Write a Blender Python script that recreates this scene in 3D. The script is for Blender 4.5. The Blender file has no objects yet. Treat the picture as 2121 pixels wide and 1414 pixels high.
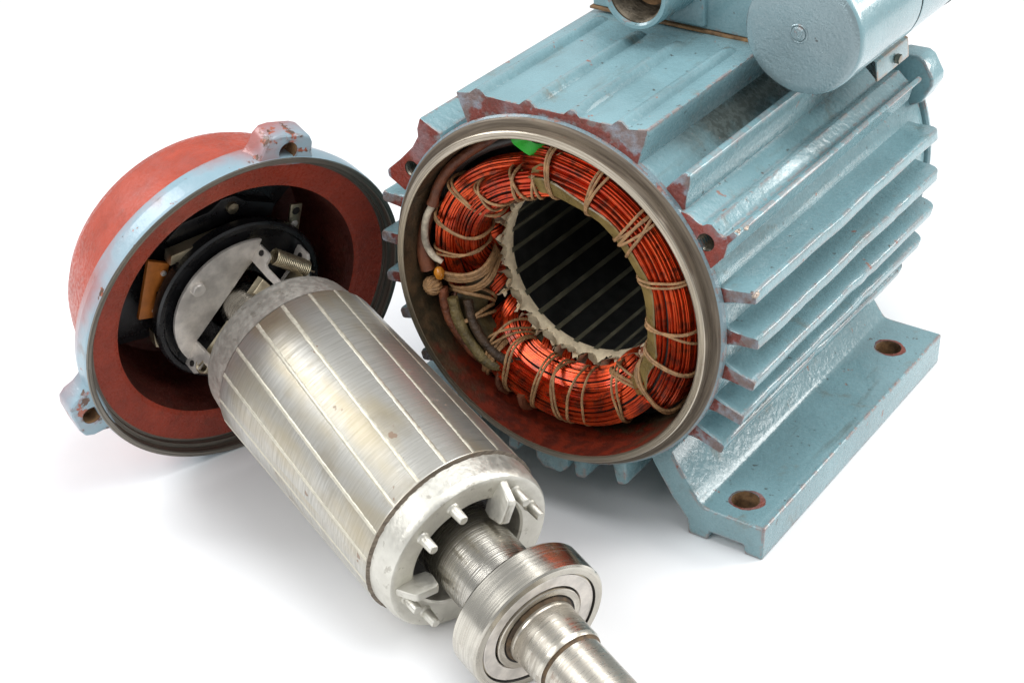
import bpy, bmesh, math, random
from mathutils import Vector, Matrix
import numpy as np
random.seed(7)
PI = math.pi
S = 0.0648          # metres per working unit (1 unit = radius of the motor's spigot ring)
sc = bpy.context.scene
COL = sc.collection

# ------------------------------------------------------------------ camera
CAM_Z = 6.6407; PITCH = 0.5471; ROLL = -0.009; FOC = 3952.04
cam = bpy.data.objects.new('camera', bpy.data.cameras.new('camera'))
COL.objects.link(cam)
fwd = Vector((0, math.cos(PITCH), -math.sin(PITCH))); rt0 = Vector((1, 0, 0)); up0 = rt0.cross(fwd)
rt = rt0*math.cos(ROLL) + up0*math.sin(ROLL); upv = -rt0*math.sin(ROLL) + up0*math.cos(ROLL)
cam.matrix_world = Matrix(((rt.x, upv.x, -fwd.x, 0), (rt.y, upv.y, -fwd.y, 0), (rt.z, upv.z, -fwd.z, CAM_Z*S), (0, 0, 0, 1)))
cam.data.sensor_width = 36; cam.data.lens = 36*FOC/2121
cam.data.clip_start = 0.01; cam.data.clip_end = 100
cam.data.dof.use_dof = False
sc.camera = cam

# ------------------------------------------------------------------ world and lamps (studio set)
W = bpy.data.worlds.new('World'); sc.world = W; W.use_nodes = True
bg = W.node_tree.nodes['Background']; bg.inputs[0].default_value = (0.95, 0.975, 1.0, 1); bg.inputs[1].default_value = 0.40

def area(name, loc, target, sx, sy, radiance, col=(1, 1, 1)):
    d = bpy.data.lights.new(name, 'AREA'); d.shape = 'RECTANGLE'; d.size = sx*S; d.size_y = sy*S
    d.energy = radiance*PI*sx*sy*S*S; d.color = col
    o = bpy.data.objects.new(name, d); COL.objects.link(o)
    o.location = Vector(loc)*S
    o.rotation_euler = (Vector(target)-Vector(loc)).to_track_quat('-Z', 'Y').to_euler()
    return o
area('softbox_key', (12.8, 12.4, 6.8), (1.0, 9.2, 0.8), 5.5, 5.0, 9.0, (1, 0.985, 0.96))
area('softbox_overhead', (3.2, 8.6, 12.5), (0.6, 9.2, 0.3), 10.0, 8.0, 3.7, (0.98, 0.99, 1))
area('softbox_left', (-9.5, 13.0, 9.0), (-2.6, 12.5, 0.3), 5.0, 5.0, 7.0, (0.96, 0.98, 1))
area('softbox_front', (-6.5, 3.5, 7.0), (-1.0, 8.5, 0.5), 5.0, 5.0, 4.2, (0.98, 0.99, 1))
sc.view_settings.view_transform = 'Standard'; sc.view_settings.look = 'None'
sc.view_settings.exposure = 0.38; sc.view_settings.gamma = 1.0

# ------------------------------------------------------------------ material helpers
class NT:
    def __init__(s, name):
        s.m = bpy.data.materials.new(name); s.m.use_nodes = True
        s.t = s.m.node_tree; s.t.nodes.clear()
        s.out = s.n('ShaderNodeOutputMaterial'); s.b = s.n('ShaderNodeBsdfPrincipled')
        s.l(s.b.outputs[0], s.out.inputs[0])
        tc = s.n('ShaderNodeTexCoord'); mp = s.n('ShaderNodeMapping')
        s.l(tc.outputs['Object'], mp.inputs[0]); mp.inputs['Scale'].default_value = (1/S,)*3
        s.co = mp.outputs[0]
    def n(s, t, **k):
        x = s.t.nodes.new(t)
        for a, b in k.items(): setattr(x, a, b)
        return x
    def l(s, a, b): s.t.links.new(a, b)
    def put(s, v, sock):
        if hasattr(v, 'is_linked'): s.l(v, sock)
        elif isinstance(v, (tuple, list)) and len(v) == 3 and sock.type == 'RGBA': sock.default_value = (*v, 1)
        else: sock.default_value = v
    def set(s, **k):
        for a, v in k.items():
            s.put(v, s.b.inputs[a.replace('_', ' ')])
    def math(s, op, a, b=0.0, c=0.0, clamp=False):
        x = s.n('ShaderNodeMath', operation=op, use_clamp=clamp)
        for i, v in enumerate((a, b, c)): s.put(v, x.inputs[i])
        return x.outputs[0]
    def vec(s, x, y, z):
        c = s.n('ShaderNodeCombineXYZ')
        for i, v in enumerate((x, y, z)): s.put(v, c.inputs[i])
        return c.outputs[0]
    def xyz(s):
        q = s.n('ShaderNodeSeparateXYZ'); s.l(s.co, q.inputs[0]); return q.outputs
    def noise(s, scale, detail=3, rough=.55, co=None, dist=0.0):
        x = s.n('ShaderNodeTexNoise'); s.l(co or s.co, x.inputs['Vector'])
        x.inputs['Scale'].default_value = scale; x.inputs['Detail'].default_value = detail
        x.inputs['Roughness'].default_value = rough; x.inputs['Distortion'].default_value = dist
        return x.outputs['Fac']
    def voro(s, scale, co=None, feature='F1'):
        x = s.n('ShaderNodeTexVoronoi', feature=feature); s.l(co or s.co, x.inputs['Vector']); x.inputs['Scale'].default_value = scale
        return x.outputs['Distance']
    def ramp(s, f, a, b, smooth=True):
        x = s.n('ShaderNodeMapRange', interpolation_type='SMOOTHSTEP' if smooth else 'LINEAR'); s.put(f, x.inputs[0])
        x.inputs[1].default_value = a; x.inputs[2].default_value = b; return x.outputs[0]
    def mix(s, f, a, b):
        x = s.n('ShaderNodeMix', data_type='RGBA'); s.put(f, x.inputs[0]); s.put(a, x.inputs[6]); s.put(b, x.inputs[7]); return x.outputs[2]
    def mixf(s, f, a, b):
        x = s.n('ShaderNodeMix', data_type='FLOAT'); s.put(f, x.inputs[0]); s.put(a, x.inputs[2]); s.put(b, x.inputs[3]); return x.outputs[0]
    def bump(s, h, strength=.4, dist=.01, normal=None):
        x = s.n('ShaderNodeBump'); s.put(h, x.inputs['Height']); x.inputs['Strength'].default_value = strength; x.inputs['Distance'].default_value = dist*S
        if normal: s.l(normal, x.inputs['Normal'])
        s.l(x.outputs[0], s.b.inputs['Normal']); return x.outputs[0]
    def edge(s, radius=.018):
        """worn convex edges, from the rounded normal"""
        bv = s.n('ShaderNodeBevel', samples=4); bv.inputs['Radius'].default_value = radius*S
        g = s.n('ShaderNodeNewGeometry'); d = s.n('ShaderNodeVectorMath', operation='DOT_PRODUCT')
        s.l(bv.outputs[0], d.inputs[0]); s.l(g.outputs['Normal'], d.inputs[1])
        return s.ramp(s.math('SUBTRACT', 1.0, d.outputs['Value']), .015, .09)
    def cyl(s, axis, ka, kr, kz):
        x, y, z = s.xyz()
        if axis == 'y': a, b, c = x, z, y
        else: a, b, c = x, y, z
        th = s.math('ARCTAN2', b, a)
        r = s.math('SQRT', s.math('ADD', s.math('MULTIPLY', a, a), s.math('MULTIPLY', b, b)))
        return s.vec(s.math('MULTIPLY', th, ka), s.math('MULTIPLY', r, kr), s.math('MULTIPLY', c, kz))

BLUE = (0.192, 0.322, 0.352); RED = (0.27, 0.045, 0.028); RUST = (0.20, 0.075, 0.03)

def paint(name, base=BLUE, chips=1.0, rough=.24, grain=34, gstr=.35, grime=.5, under=(0.24, 0.085, 0.065), wear=.6, metal=0.0, stain=False):
    t = NT(name)
    n1 = t.noise(2.2, 4); n2 = t.noise(9, 6, .62); fine = t.noise(30, 4, .6)
    c = t.mix(t.ramp(n1, .3, .75), tuple(v*.9 for v in base), tuple(min(1, v*1.1) for v in base))
    g = t.math('MULTIPLY', t.ramp(t.noise(3.7, 7, .68, dist=.4), .56, .78), grime)
    c = t.mix(g, c, (0.16, 0.13, 0.085))
    x, y, z = t.xyz(); run = t.noise(1, 5, .62, co=t.vec(t.math('MULTIPLY', x, 7), t.math('MULTIPLY', y, 1.1), t.math('MULTIPLY', z, 7)))
    c = t.mix(t.math('MULTIPLY', t.ramp(run, .56, .74), grime*.65), c, (0.10, 0.09, 0.065))
    if stain:
        x, y, z = t.xyz(); th = t.math('ARCTAN2', z, x); th = t.math('ADD', th, t.math('MULTIPLY', t.math('SUBTRACT', n2, .5), .25))
        f = t.math('MULTIPLY', t.ramp(th, .80, .95), t.ramp(t.math('MULTIPLY', th, -1), -1.16, -1.05))
        f = t.math('MULTIPLY', f, t.ramp(t.math('ADD', y, t.math('MULTIPLY', t.math('SUBTRACT', n1, .5), 1.2)), .2, .75))
        c = t.mix(t.math('MULTIPLY', f, .85), c, t.mix(t.ramp(fine, .4, .6), (0.045, 0.036, 0.022), (0.085, 0.085, 0.07)))
    spk = t.ramp(t.noise(21, 3, .5), .69, .73)
    c = t.mix(t.math('MULTIPLY', spk, .75), c, (0.055, 0.04, 0.03))
    ch = t.ramp(n2, .70-.03*chips, .725-.03*chips)
    eg = t.math('MULTIPLY', t.edge(.034), t.ramp(t.math('ADD', n2, t.math('MULTIPLY', fine, .35)), .80-.18*wear, .84-.16*wear))
    m = t.math('MAXIMUM', t.math('MULTIPLY', ch, chips), eg, clamp=True)
    uc = t.mix(t.ramp(fine, .4, .62), under, (0.30, 0.17, 0.13))
    c = t.mix(m, c, uc)
    t.set(Base_Color=c, Roughness=t.mixf(m, t.mixf(t.ramp(fine, .35, .7), rough, rough+.12), .6), Coat_Weight=.45, Coat_Roughness=.08, Metallic=metal)
    h = t.math('ADD', t.noise(grain, 3, .6), t.math('MULTIPLY', t.noise(8, 3), .8))
    h = t.math('SUBTRACT', h, t.math('MULTIPLY', m, .8))
    t.bump(h, gstr, .02)
    return t.m

def primer(name, base=RED, dirty=.5, grey=.4, rough=.42, gstr=.6, tip=None, lo=.6):
    t = NT(name)
    n1 = t.noise(5, 6, .65); n2 = t.noise(14, 5, .6); fine = t.noise(46, 3, .6)
    c = t.mix(t.ramp(n1, .3, .7), tuple(v*lo for v in base), tuple(v*1.12 for v in base))
    c = t.mix(t.math('MULTIPLY', t.ramp(t.noise(4.1, 5, .6), .5, .72), grey), c, (0.30, 0.33, 0.36))
    c = t.mix(t.math('MULTIPLY', t.ramp(n2, .55, .75), dirty), c, (0.07, 0.035, 0.02))
    if tip:
        x, y, z = t.xyz(); r = t.math('SQRT', t.math('ADD', t.math('MULTIPLY', x, x), t.math('MULTIPLY', z, z)))
        r = t.math('ADD', r, t.math('MULTIPLY', t.math('SUBTRACT', n1, .5), .55))
        o = t.math('ADD', t.ramp(r, tip[0], tip[0]+.05), t.ramp(t.math('MULTIPLY', r, -1), -1.04, -.99), clamp=True)
        c = t.mix(t.math('MULTIPLY', o, .85), c, t.mix(t.ramp(n2, .35, .6), (0.23, 0.27, 0.31), (0.16, 0.13, 0.12)))
    t.set(Base_Color=c, Roughness=t.mixf(t.ramp(fine, .4, .65), rough-.12, rough+.15))
    t.bump(t.math('ADD', fine, t.math('MULTIPLY', n2, .7)), gstr, .02)
    return t.m

def turned(name, axis, base, dark, rough=.32, ring=(1.5, 160, 60), metallic=1.0, rustamt=.3, bstr=.12):
    t = NT(name)
    co = t.cyl(axis, *ring)
    st = t.noise(1, 4, .6, co=co); n = t.noise(5, 5, .6); n2 = t.noise(11, 6, .65)
    c = t.mix(t.ramp(st, .3, .7), dark, base)
    c = t.mix(t.math('MULTIPLY', t.ramp(n, .48, .72), .5), c, tuple(v*.62 for v in base))
    rm = t.math('MULTIPLY', t.ramp(n2, .6, .72), rustamt)
    c = t.mix(rm, c, RUST)
    t.set(Base_Color=c, Metallic=t.mixf(rm, metallic, .1), Roughness=t.math('ADD', t.mixf(t.ramp(st, .3, .7), rough+.12, rough-.05), t.math('MULTIPLY', rm, .3)))
    t.bump(st, bstr, .006)
    return t.m

def simple(name, base, rough=.5, metallic=0.0, var=.25, scale=8, bstr=.2, bscale=30, spec=.5):
    t = NT(name); n = t.noise(scale, 5, .6)
    c = t.mix(t.ramp(n, .3, .72), tuple(v*(1-var) for v in base), tuple(min(1, v*(1+var)) for v in base))
    t.set(Base_Color=c, Metallic=metallic, Roughness=t.mixf(t.ramp(n, .3, .7), max(.03, rough-.08), rough+.08), Specular_IOR_Level=spec)
    if bstr: t.bump(t.noise(bscale, 3), bstr, .012)
    return t.m

M = {}
M['blue'] = paint('blue_paint', grime=.8, rough=.22, gstr=.30, grain=22, wear=.9)
M['blue_stained'] = paint('blue_paint_stained', grime=.9, rough=.22, gstr=.30, grain=22, wear=.9, stain=True)
M['blue_smooth'] = paint('blue_paint_smooth', chips=0.0, grime=.12, gstr=.10, grain=60, rough=.2, wear=.25)
M['blue_cap'] = paint('blue_paint_speckled', base=(0.25, 0.33, 0.35), chips=0.0, grime=.05, gstr=.3, grain=70, rough=.16, wear=.1, metal=.45)
def mk_overspray(name='blue_overspray_on_red', ch=.64, rd=.50):
    t = NT(name); n = t.noise(1.5, 4, .55); n2 = t.noise(9, 6, .62); x, y, z = t.xyz()
    c = t.mix(t.ramp(t.noise(3, 4), .3, .7), (0.22, 0.335, 0.39), (0.30, 0.40, 0.455))
    f = t.ramp(t.math('ADD', n, t.math('MULTIPLY', z, -.9)), rd, rd+.28)
    c = t.mix(t.math('MULTIPLY', f, .85), c, (0.36, 0.075, 0.05))
    m = t.math('MAXIMUM', t.ramp(n2, ch, ch+.025), t.math('MULTIPLY', t.edge(.045), t.ramp(n2, .50, .55)))
    c = t.mix(m, c, t.mix(t.ramp(t.noise(20), .45, .55), (0.33, 0.09, 0.05), (0.10, 0.05, 0.03)))
    c = t.mix(t.math('MULTIPLY', t.ramp(t.noise(6, 6, .65), .58, .74), .5), c, (0.13, 0.12, 0.10))
    t.set(Base_Color=c, Roughness=.36, Coat_Weight=.2); t.bump(t.math('SUBTRACT', t.noise(24, 3), m), .25, .015)
    return t.m
M['blue_red'] = mk_overspray()
M['ear_paint'] = mk_overspray('worn_ear_paint', .57, .44)
M['red'] = primer('red_primer', base=(0.20, 0.040, 0.027), tip=(1.10,))
M['red_boss'] = primer('red_primer_boss', base=(0.23, 0.036, 0.022), grey=.3, tip=(1.21,))
M['red_rim'] = primer('red_primer_worn', base=(0.22, 0.05, 0.03))
M['blue_worn'] = paint('worn_grey_blue_paint', base=(0.17, 0.245, 0.275), chips=2.0, rough=.36, gstr=.6, grime=.7, wear=.8)
M['red_clean'] = primer('red_primer_smooth', base=(0.37, 0.052, 0.024), dirty=.2, grey=.06, rough=.40, gstr=.15, lo=.86)
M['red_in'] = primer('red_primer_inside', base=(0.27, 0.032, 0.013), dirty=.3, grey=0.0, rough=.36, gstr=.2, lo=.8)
def mk_inner():  # dark brown casting inside, with red paint low near the front
    t = NT('brown_casting_inside'); n = t.noise(5, 6, .65); n2 = t.noise(13, 5, .6); x, y, z = t.xyz()
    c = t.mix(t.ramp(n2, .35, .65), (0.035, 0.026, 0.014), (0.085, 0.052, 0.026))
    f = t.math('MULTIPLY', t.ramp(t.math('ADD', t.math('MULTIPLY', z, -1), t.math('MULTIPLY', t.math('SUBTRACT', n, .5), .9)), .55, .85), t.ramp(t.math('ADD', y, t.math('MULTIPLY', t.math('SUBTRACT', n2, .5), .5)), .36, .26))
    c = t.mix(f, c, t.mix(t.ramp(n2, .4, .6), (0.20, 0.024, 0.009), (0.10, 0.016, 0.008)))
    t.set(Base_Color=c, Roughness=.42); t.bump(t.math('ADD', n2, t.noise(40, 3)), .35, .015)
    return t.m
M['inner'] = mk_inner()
M['shaded_red'] = primer('shade_dark_primer', base=(0.085, 0.016, 0.010), dirty=.8, grey=0.0, rough=.5, gstr=.2)  # red primer darkened: shade inside the bell cavity put into the colour
M['ring'] = turned('machined_cast_iron', 'y', (0.56, 0.50, 0.41), (0.28, 0.235, 0.18), .34, (2.0, 170, 170), rustamt=.35)
M['shoulder'] = turned('dull_cast_shoulder', 'y', (0.20, 0.16, 0.115), (0.085, 0.064, 0.045), .45, (3, 60, 60), rustamt=.4, metallic=.25, bstr=.35)
M['bellface'] = turned('machined_dark_iron', 'z', (0.26, 0.235, 0.20), (0.10, 0.09, 0.075), .38, (2, 130, 130), rustamt=.15, metallic=.85)
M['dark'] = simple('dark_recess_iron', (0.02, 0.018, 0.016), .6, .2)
M['thread'] = simple('thread_steel', (0.30, 0.27, 0.22), .35, 1.0)
M['core'] = simple('stator_steel', (0.06, 0.062, 0.06), .36, .7, bstr=.05)
M['wedge'] = simple('slot_wedge_fibre', (0.13, 0.125, 0.085), .5, 0)
M['paper'] = simple('slot_paper', (0.86, 0.71, 0.49), .6, 0, .2, 14)
M['twine'] = simple('waxed_twine', (0.34, 0.19, 0.085), .5, 0, .35, 20, .8, 60)
M['tape'] = simple('varnished_tape', (0.18, 0.125, 0.04), .3, 0, .35, 7, .4, 22)
M['olive'] = simple('dark_varnished_sleeve', (0.05, 0.036, 0.014), .55, 0, .6, 7, .6, 26, .25)
M['white'] = simple('stained_white_sleeve', (0.50, 0.43, 0.33), .5, 0, .55, 13)
M['brown'] = simple('brown_sleeve', (0.14, 0.042, 0.016), .55, 0, .35, 10, .6, 40)
M['cable'] = simple('black_lead', (0.03, 0.024, 0.02), .45, 0)
M['green'] = simple('green_sleeve', (0.012, 0.30, 0.018), .45, 0, .12)
M['amber'] = simple('amber_varnish', (0.55, 0.20, 0.02), .15, 0, .3, 12)
M['black'] = simple('black_bakelite', (0.012, 0.012, 0.013), .3, 0, .3, 8, .06)
M['fibre'] = simple('orange_fibre_board', (0.42, 0.13, 0.02), .45, 0, .2, 10)
M['zinc'] = simple('zinc_plate', (0.74, 0.69, 0.63), .42, .45, .18, 9, .1)
M['brasscol'] = simple('yellow_chromate_steel', (0.50, 0.43, 0.30), .36, .9, .2, 7, .1)
M['steel'] = turned('ground_steel', 'z', (0.64, 0.605, 0.53), (0.48, 0.45, 0.39), .2, (.8, 30, 90), rustamt=.12, bstr=.06)
M['shaftend'] = turned('worn_shaft_steel', 'z', (0.66, 0.62, 0.54), (0.44, 0.40, 0.34), .27, (1.5, 40, 70), rustamt=.45, bstr=.08)
M['knurl'] = turned('turned_shaft_steel', 'z', (0.60, 0.57, 0.51), (0.38, 0.36, 0.32), .2, (.12, 4, 150), rustamt=.05, bstr=.25)
M['plate'] = paint('rusty_plate_paint', base=(0.22, 0.33, 0.35), chips=1.6, under=(0.42, 0.20, 0.06), grime=.6, gstr=.1, wear=1.2)
M['heart'] = simple('dark_gap_core', (0.012, 0.006, 0.004), .5, 0)
M['gland'] = simple('rusty_thread', (0.17, 0.14, 0.10), .45, .6, .4, 14, .4)
M['grime'] = simple('dried_brown_grease', (0.10, 0.062, 0.03), .7, 0, .6, 16, .8)
M['bare'] = simple('chipped_bare_iron', (0.50, 0.41, 0.34), .38, .75, .4, 30, .9, 60)
M['clothbrown'] = simple('brown_cloth_braid', (0.15, 0.045, 0.018), .5, 0, .5, 16, .9, 55)
M['clothtan'] = simple('olive_cloth_braid', (0.13, 0.095, 0.035), .45, 0, .5, 14, .9, 55)
M['clothdark'] = simple('dark_cloth_braid', (0.05, 0.028, 0.014), .5, 0, .5, 14, .9, 55)
M['rubber'] = simple('black_rubber', (0.02, 0.025, 0.028), .6, 0)
M['rustdirt'] = simple('rust_sealant', (0.23, 0.13, 0.06), .8, 0, .5, 14, .8)

def mk_copper():
    t = NT('enamelled_copper'); n = t.noise(6, 4); n2 = t.noise(16, 4)
    c = t.mix(t.ramp(n, .3, .7), (0.40, 0.026, 0.006), (0.76, 0.092, 0.018))
    c = t.mix(t.math('MULTIPLY', t.ramp(n2, .47, .68), .78), c, (0.085, 0.028, 0.016))
    t.set(Base_Color=c, Metallic=.8, Roughness=.3, Coat_Weight=.25, Coat_Roughness=.08)
    return t.m
M['copper'] = mk_copper()

def mk_alu():
    t = NT('cast_aluminium'); n = t.noise(4, 5, .6); f = t.noise(26, 4, .6); sp = t.noise(17, 3)
    c = t.mix(t.ramp(n, .3, .7), (0.56, 0.54, 0.48), (0.71, 0.69, 0.62))
    c = t.mix(t.math('MULTIPLY', t.ramp(sp, .62, .72), .55), c, (0.28, 0.25, 0.20))
    c = t.mix(t.math('MULTIPLY', t.ramp(t.noise(3, 5), .62, .74), .35), c, (0.45, 0.40, 0.30))
    t.set(Base_Color=c, Metallic=.8, Roughness=t.mixf(t.ramp(f, .3, .7), .36, .52))
    t.bump(t.math('ADD', f, t.noise(9, 3)), .22, .015)
    return t.m
M['alu'] = mk_alu()

def mk_lam():
    t = NT('ground_laminations')
    co = t.cyl('z', 2.2, 0, 75); st = t.noise(1, 5, .65, co=co)
    co2 = t.cyl('z', 1.6, 0, 1.1); big = t.noise(1, 3, .5, co=co2)
    n = t.noise(4, 4); sp = t.noise(8.5, 3, .45)
    c = t.mix(t.ramp(st, .25, .75), (0.40, 0.385, 0.345), (0.61, 0.595, 0.55))
    c = t.mix(t.math('MULTIPLY', t.ramp(big, .44, .66), .65), c, (0.48, 0.40, 0.25))
    c = t.mix(t.math('MULTIPLY', t.ramp(n, .52, .74), .5), c, (0.34, 0.29, 0.21))
    rm = t.math('MAXIMUM', t.ramp(sp, .70, .725), t.ramp(t.noise(19, 3, .5), .73, .76), clamp=True)
    c = t.mix(t.math('MULTIPLY', rm, .8), c, (0.22, 0.13, 0.08))
    t.set(Base_Color=c, Metallic=t.mixf(rm, .92, .2), Roughness=t.mixf(t.ramp(st, .25, .75), .46, .33), Anisotropic=.5)
    t.bump(st, .10, .008)
    return t.m
M['lam'] = mk_lam()
M['bar'] = simple('bright_rotor_bar', (0.67, 0.63, 0.52), .45, .8, .10, 30, .10, 70)

def mk_floor():
    t = NT('white_paper'); n = t.noise(1.2, 5)
    t.set(Base_Color=t.mix(t.ramp(n, .3, .7), (0.86, 0.86, 0.868), (0.88, 0.88, 0.885)), Roughness=.55, Specular_IOR_Level=.3)
    return t.m
M['floor'] = mk_floor()

# ------------------------------------------------------------------ mesh helpers
class MB:
    def __init__(s): s.v = []; s.f = []; s.m = []
    def add(s, vs, fs, mi=0):
        o = len(s.v); s.v += [tuple(p) for p in vs]
        for k, f in enumerate(fs):
            s.f.append(tuple(i+o for i in f)); s.m.append(mi if isinstance(mi, int) else mi[k])
        return s
    def prism(s, poly, a0, a1, axis='y', mats=(0, 0, 0), fn=None):
        """extrude polygon; axis y: poly=(x,z); axis z: poly=(x,y). mats = side, first cap, last cap"""
        n = len(poly)
        P = (lambda p, a: (p[0], a, p[1])) if axis == 'y' else (lambda p, a: (p[0], p[1], a))
        vs = [P(p, a0) for p in poly] + [P(p, a1) for p in poly]
        if fn: vs = [fn(v) for v in vs]
        fs = [(i, (i+1) % n, n+(i+1) % n, n+i) for i in range(n)] + [tuple(reversed(range(n))), tuple(range(n, 2*n))]
        return s.add(vs, fs, [mats[0]]*n+[mats[1], mats[2]])
    def lathe(s, prof, n=96, axis='y', mats=None, closed=False, a0=0, a1=2*PI, sup=True):
        if not closed and sup:
            P2 = [prof[0]]; m2 = []
            for q in range(len(prof)-1):
                (r0, h0), (r1, h1) = prof[q], prof[q+1]; L = math.hypot(r1-r0, h1-h0); e = .004
                if L > .03:
                    for u in (e/L, 1-e/L): P2.append((r0+(r1-r0)*u, h0+(h1-h0)*u))
                    m2 += [mats[q] if mats else 0]*3
                else: m2.append(mats[q] if mats else 0)
                P2.append(prof[q+1])
            prof, mats = P2, m2
        full = abs(a1-a0-2*PI) < 1e-6; N = n if full else n+1
        vs = []
        for i in range(N):
            a = a0+(a1-a0)*i/n; ca, sa = math.cos(a), math.sin(a)
            for r, h in prof: vs.append((r*ca, h, r*sa) if axis == 'y' else (r*ca, r*sa, h))
        k = len(prof); fs = []; mi = []
        for i in range(n):
            j = (i+1) % N
            for q in range(k if closed else k-1):
                q2 = (q+1) % k
                fs.append((i*k+q, i*k+q2, j*k+q2, j*k+q)); mi.append(mats[q] if mats else 0)
        return s.add(vs, fs, mi)
    def tube(s, pts, r, n=6, mi=0, cap=True, flat=1.0):
        pts = [Vector(p) for p in pts]; vs = []; fs = []
        m = len(pts); prev = None
        for i, p in enumerate(pts):
            t = (pts[min(i+1, m-1)]-pts[max(i-1, 0)]).normalized()
            if prev is None:
                a = Vector((0, 0, 1)) if abs(t.z) < .9 else Vector((1, 0, 0)); u = t.cross(a).normalized()
            else: u = (prev-t*prev.dot(t)).normalized()
            prev = u; w = t.cross(u); rr = r[i] if isinstance(r, (list, tuple)) else r
            for k in range(n):
                a = 2*PI*k/n; vs.append(p+u*rr*math.cos(a)+w*rr*flat*math.sin(a))
        for i in range(m-1):
            for k in range(n): fs.append((i*n+k, i*n+(k+1) % n, (i+1)*n+(k+1) % n, (i+1)*n+k))
        if cap: fs += [tuple(reversed(range(n))), tuple(range((m-1)*n, m*n))]
        return s.add(vs, fs, mi)
    def cyl(s, p0, p1, r0, r1=None, n=24, mi=0):
        return s.tube([p0, p1], [r0, r0 if r1 is None else r1], n, mi)
    def ball(s, c, r, seg=12, mi=0, sq=(1, 1, 1), rnd=0):
        vs = []; fs = []; c = Vector(c)
        for i in range(seg+1):
            a = PI*i/seg
            for k in range(seg):
                b = 2*PI*k/seg; q = 1+random.uniform(-rnd, rnd)
                vs.append(c+Vector((sq[0]*math.sin(a)*math.cos(b), sq[1]*math.sin(a)*math.sin(b), sq[2]*math.cos(a)))*r*q)
        for i in range(seg):
            for k in range(seg): fs.append((i*seg+k, i*seg+(k+1) % seg, (i+1)*seg+(k+1) % seg, (i+1)*seg+k))
        return s.add(vs, fs, mi)
    def build(s, name, mats, parent=None, bevel=0, segs=2, angle=35, kind=None, label=None, scale=S, offset=(0, 0, 0), fix=True):
        me = bpy.data.meshes.new(name)
        me.from_pydata([tuple(c*scale for c in p) for p in s.v], [], s.f)
        for m_ in (mats if isinstance(mats, (list, tuple)) else [mats]): me.materials.append(M[m_])
        me.polygons.foreach_set('material_index', s.m); me.update()
        bm = bmesh.new(); bm.from_mesh(me)
        if fix:
            bmesh.ops.remove_doubles(bm, verts=bm.verts, dist=1e-6)
            bmesh.ops.recalc_face_normals(bm, faces=bm.faces)
        if bevel:
            es = [e for e in bm.edges if len(e.link_faces) == 2 and e.calc_face_angle(0) > math.radians(28)]
            bmesh.ops.bevel(bm, geom=es, offset=bevel*scale, offset_type='OFFSET', segments=segs, profile=.6, affect='EDGES', clamp_overlap=True, material=-1)
        bm.to_mesh(me); bm.free()
        me.polygons.foreach_set('use_smooth', [True]*len(me.polygons)); me.set_sharp_from_angle(angle=math.radians(angle))
        o = bpy.data.objects.new(name, me); COL.objects.link(o)
        o.location = Vector(offset)*scale
        if parent: o.parent = parent
        if kind: o['kind'] = kind
        if label: o['label'] = label
        return o

def dup(o, rot=None, parent=None):
    c = o.copy(); COL.objects.link(c)
    if rot is not None: c.rotation_euler = rot
    if parent: c.parent = parent
    return c
def thing(name, label, cat, loc):
    e = bpy.data.objects.new(name, None); COL.objects.link(e); e.location = Vector(loc)*S
    e['label'] = label; e['category'] = cat; e.empty_display_size = .01
    return e
def cut(o, cutters, solver='EXACT'):
    """boolean-cut o with temporary meshes, then drop them"""
    for c in cutters:
        md = o.modifiers.new('cut', 'BOOLEAN'); md.operation = 'DIFFERENCE'; md.solver = solver; md.object = c
    bpy.context.view_layer.update()
    dg = bpy.context.evaluated_depsgraph_get()
    me = bpy.data.meshes.new_from_object(o.evaluated_get(dg)); o.modifiers.clear(); old = o.data; o.data = me
    me.polygons.foreach_set('use_smooth', [True]*len(me.polygons)); me.set_sharp_from_angle(angle=math.radians(35))
    for c in cutters: bpy.data.objects.remove(c)
    return o
def smooth_path(pts, n):
    """Catmull-Rom through points"""
    P = [Vector(p) for p in pts]; P = [P[0]*2-P[1]]+P+[P[-1]*2-P[-2]]; out = []
    m = len(P)-3
    for i in range(n):
        t = i/(n-1)*m; k = min(int(t), m-1); t -= k
        a, b, c, d = P[k:k+4]
        out.append(.5*((2*b)+(c-a)*t+(2*a-5*b+4*c-d)*t*t+(3*b-a-3*c+d)*t**3))
    return out
def arc(c, r, a0, a1, n): return [(c[0]+r*math.cos(a0+(a1-a0)*i/n), c[1]+r*math.sin(a0+(a1-a0)*i/n)) for i in range(n+1)]
D = math.radians

# ------------------------------------------------------------------ floor
fl = MB(); fl.add([(-40, -25, 0), (40, -25, 0), (40, 60, 0), (-40, 60, 0)], [(0, 1, 2, 3)])
fo = fl.build('floor', 'floor', kind='structure')

# ================================================================== MOTOR HOUSING
H0 = (0.1755, 9.0382); HZ = 1.38; HYAW = 0.5905
motor = thing('electric_motor', 'blue finned motor housing with copper windings in its open end and a capacitor on top', 'electric motor', (H0[0], H0[1], 0))
motor.rotation_euler = (0, 0, -HYAW)
OFF = (0, 0, HZ)
def hb(mb, name, mats, parent=motor, **k):
    off = OFF if parent is motor else (0, 0, 0)
    return mb.build(name, mats, parent, offset=off, **k)

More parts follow.
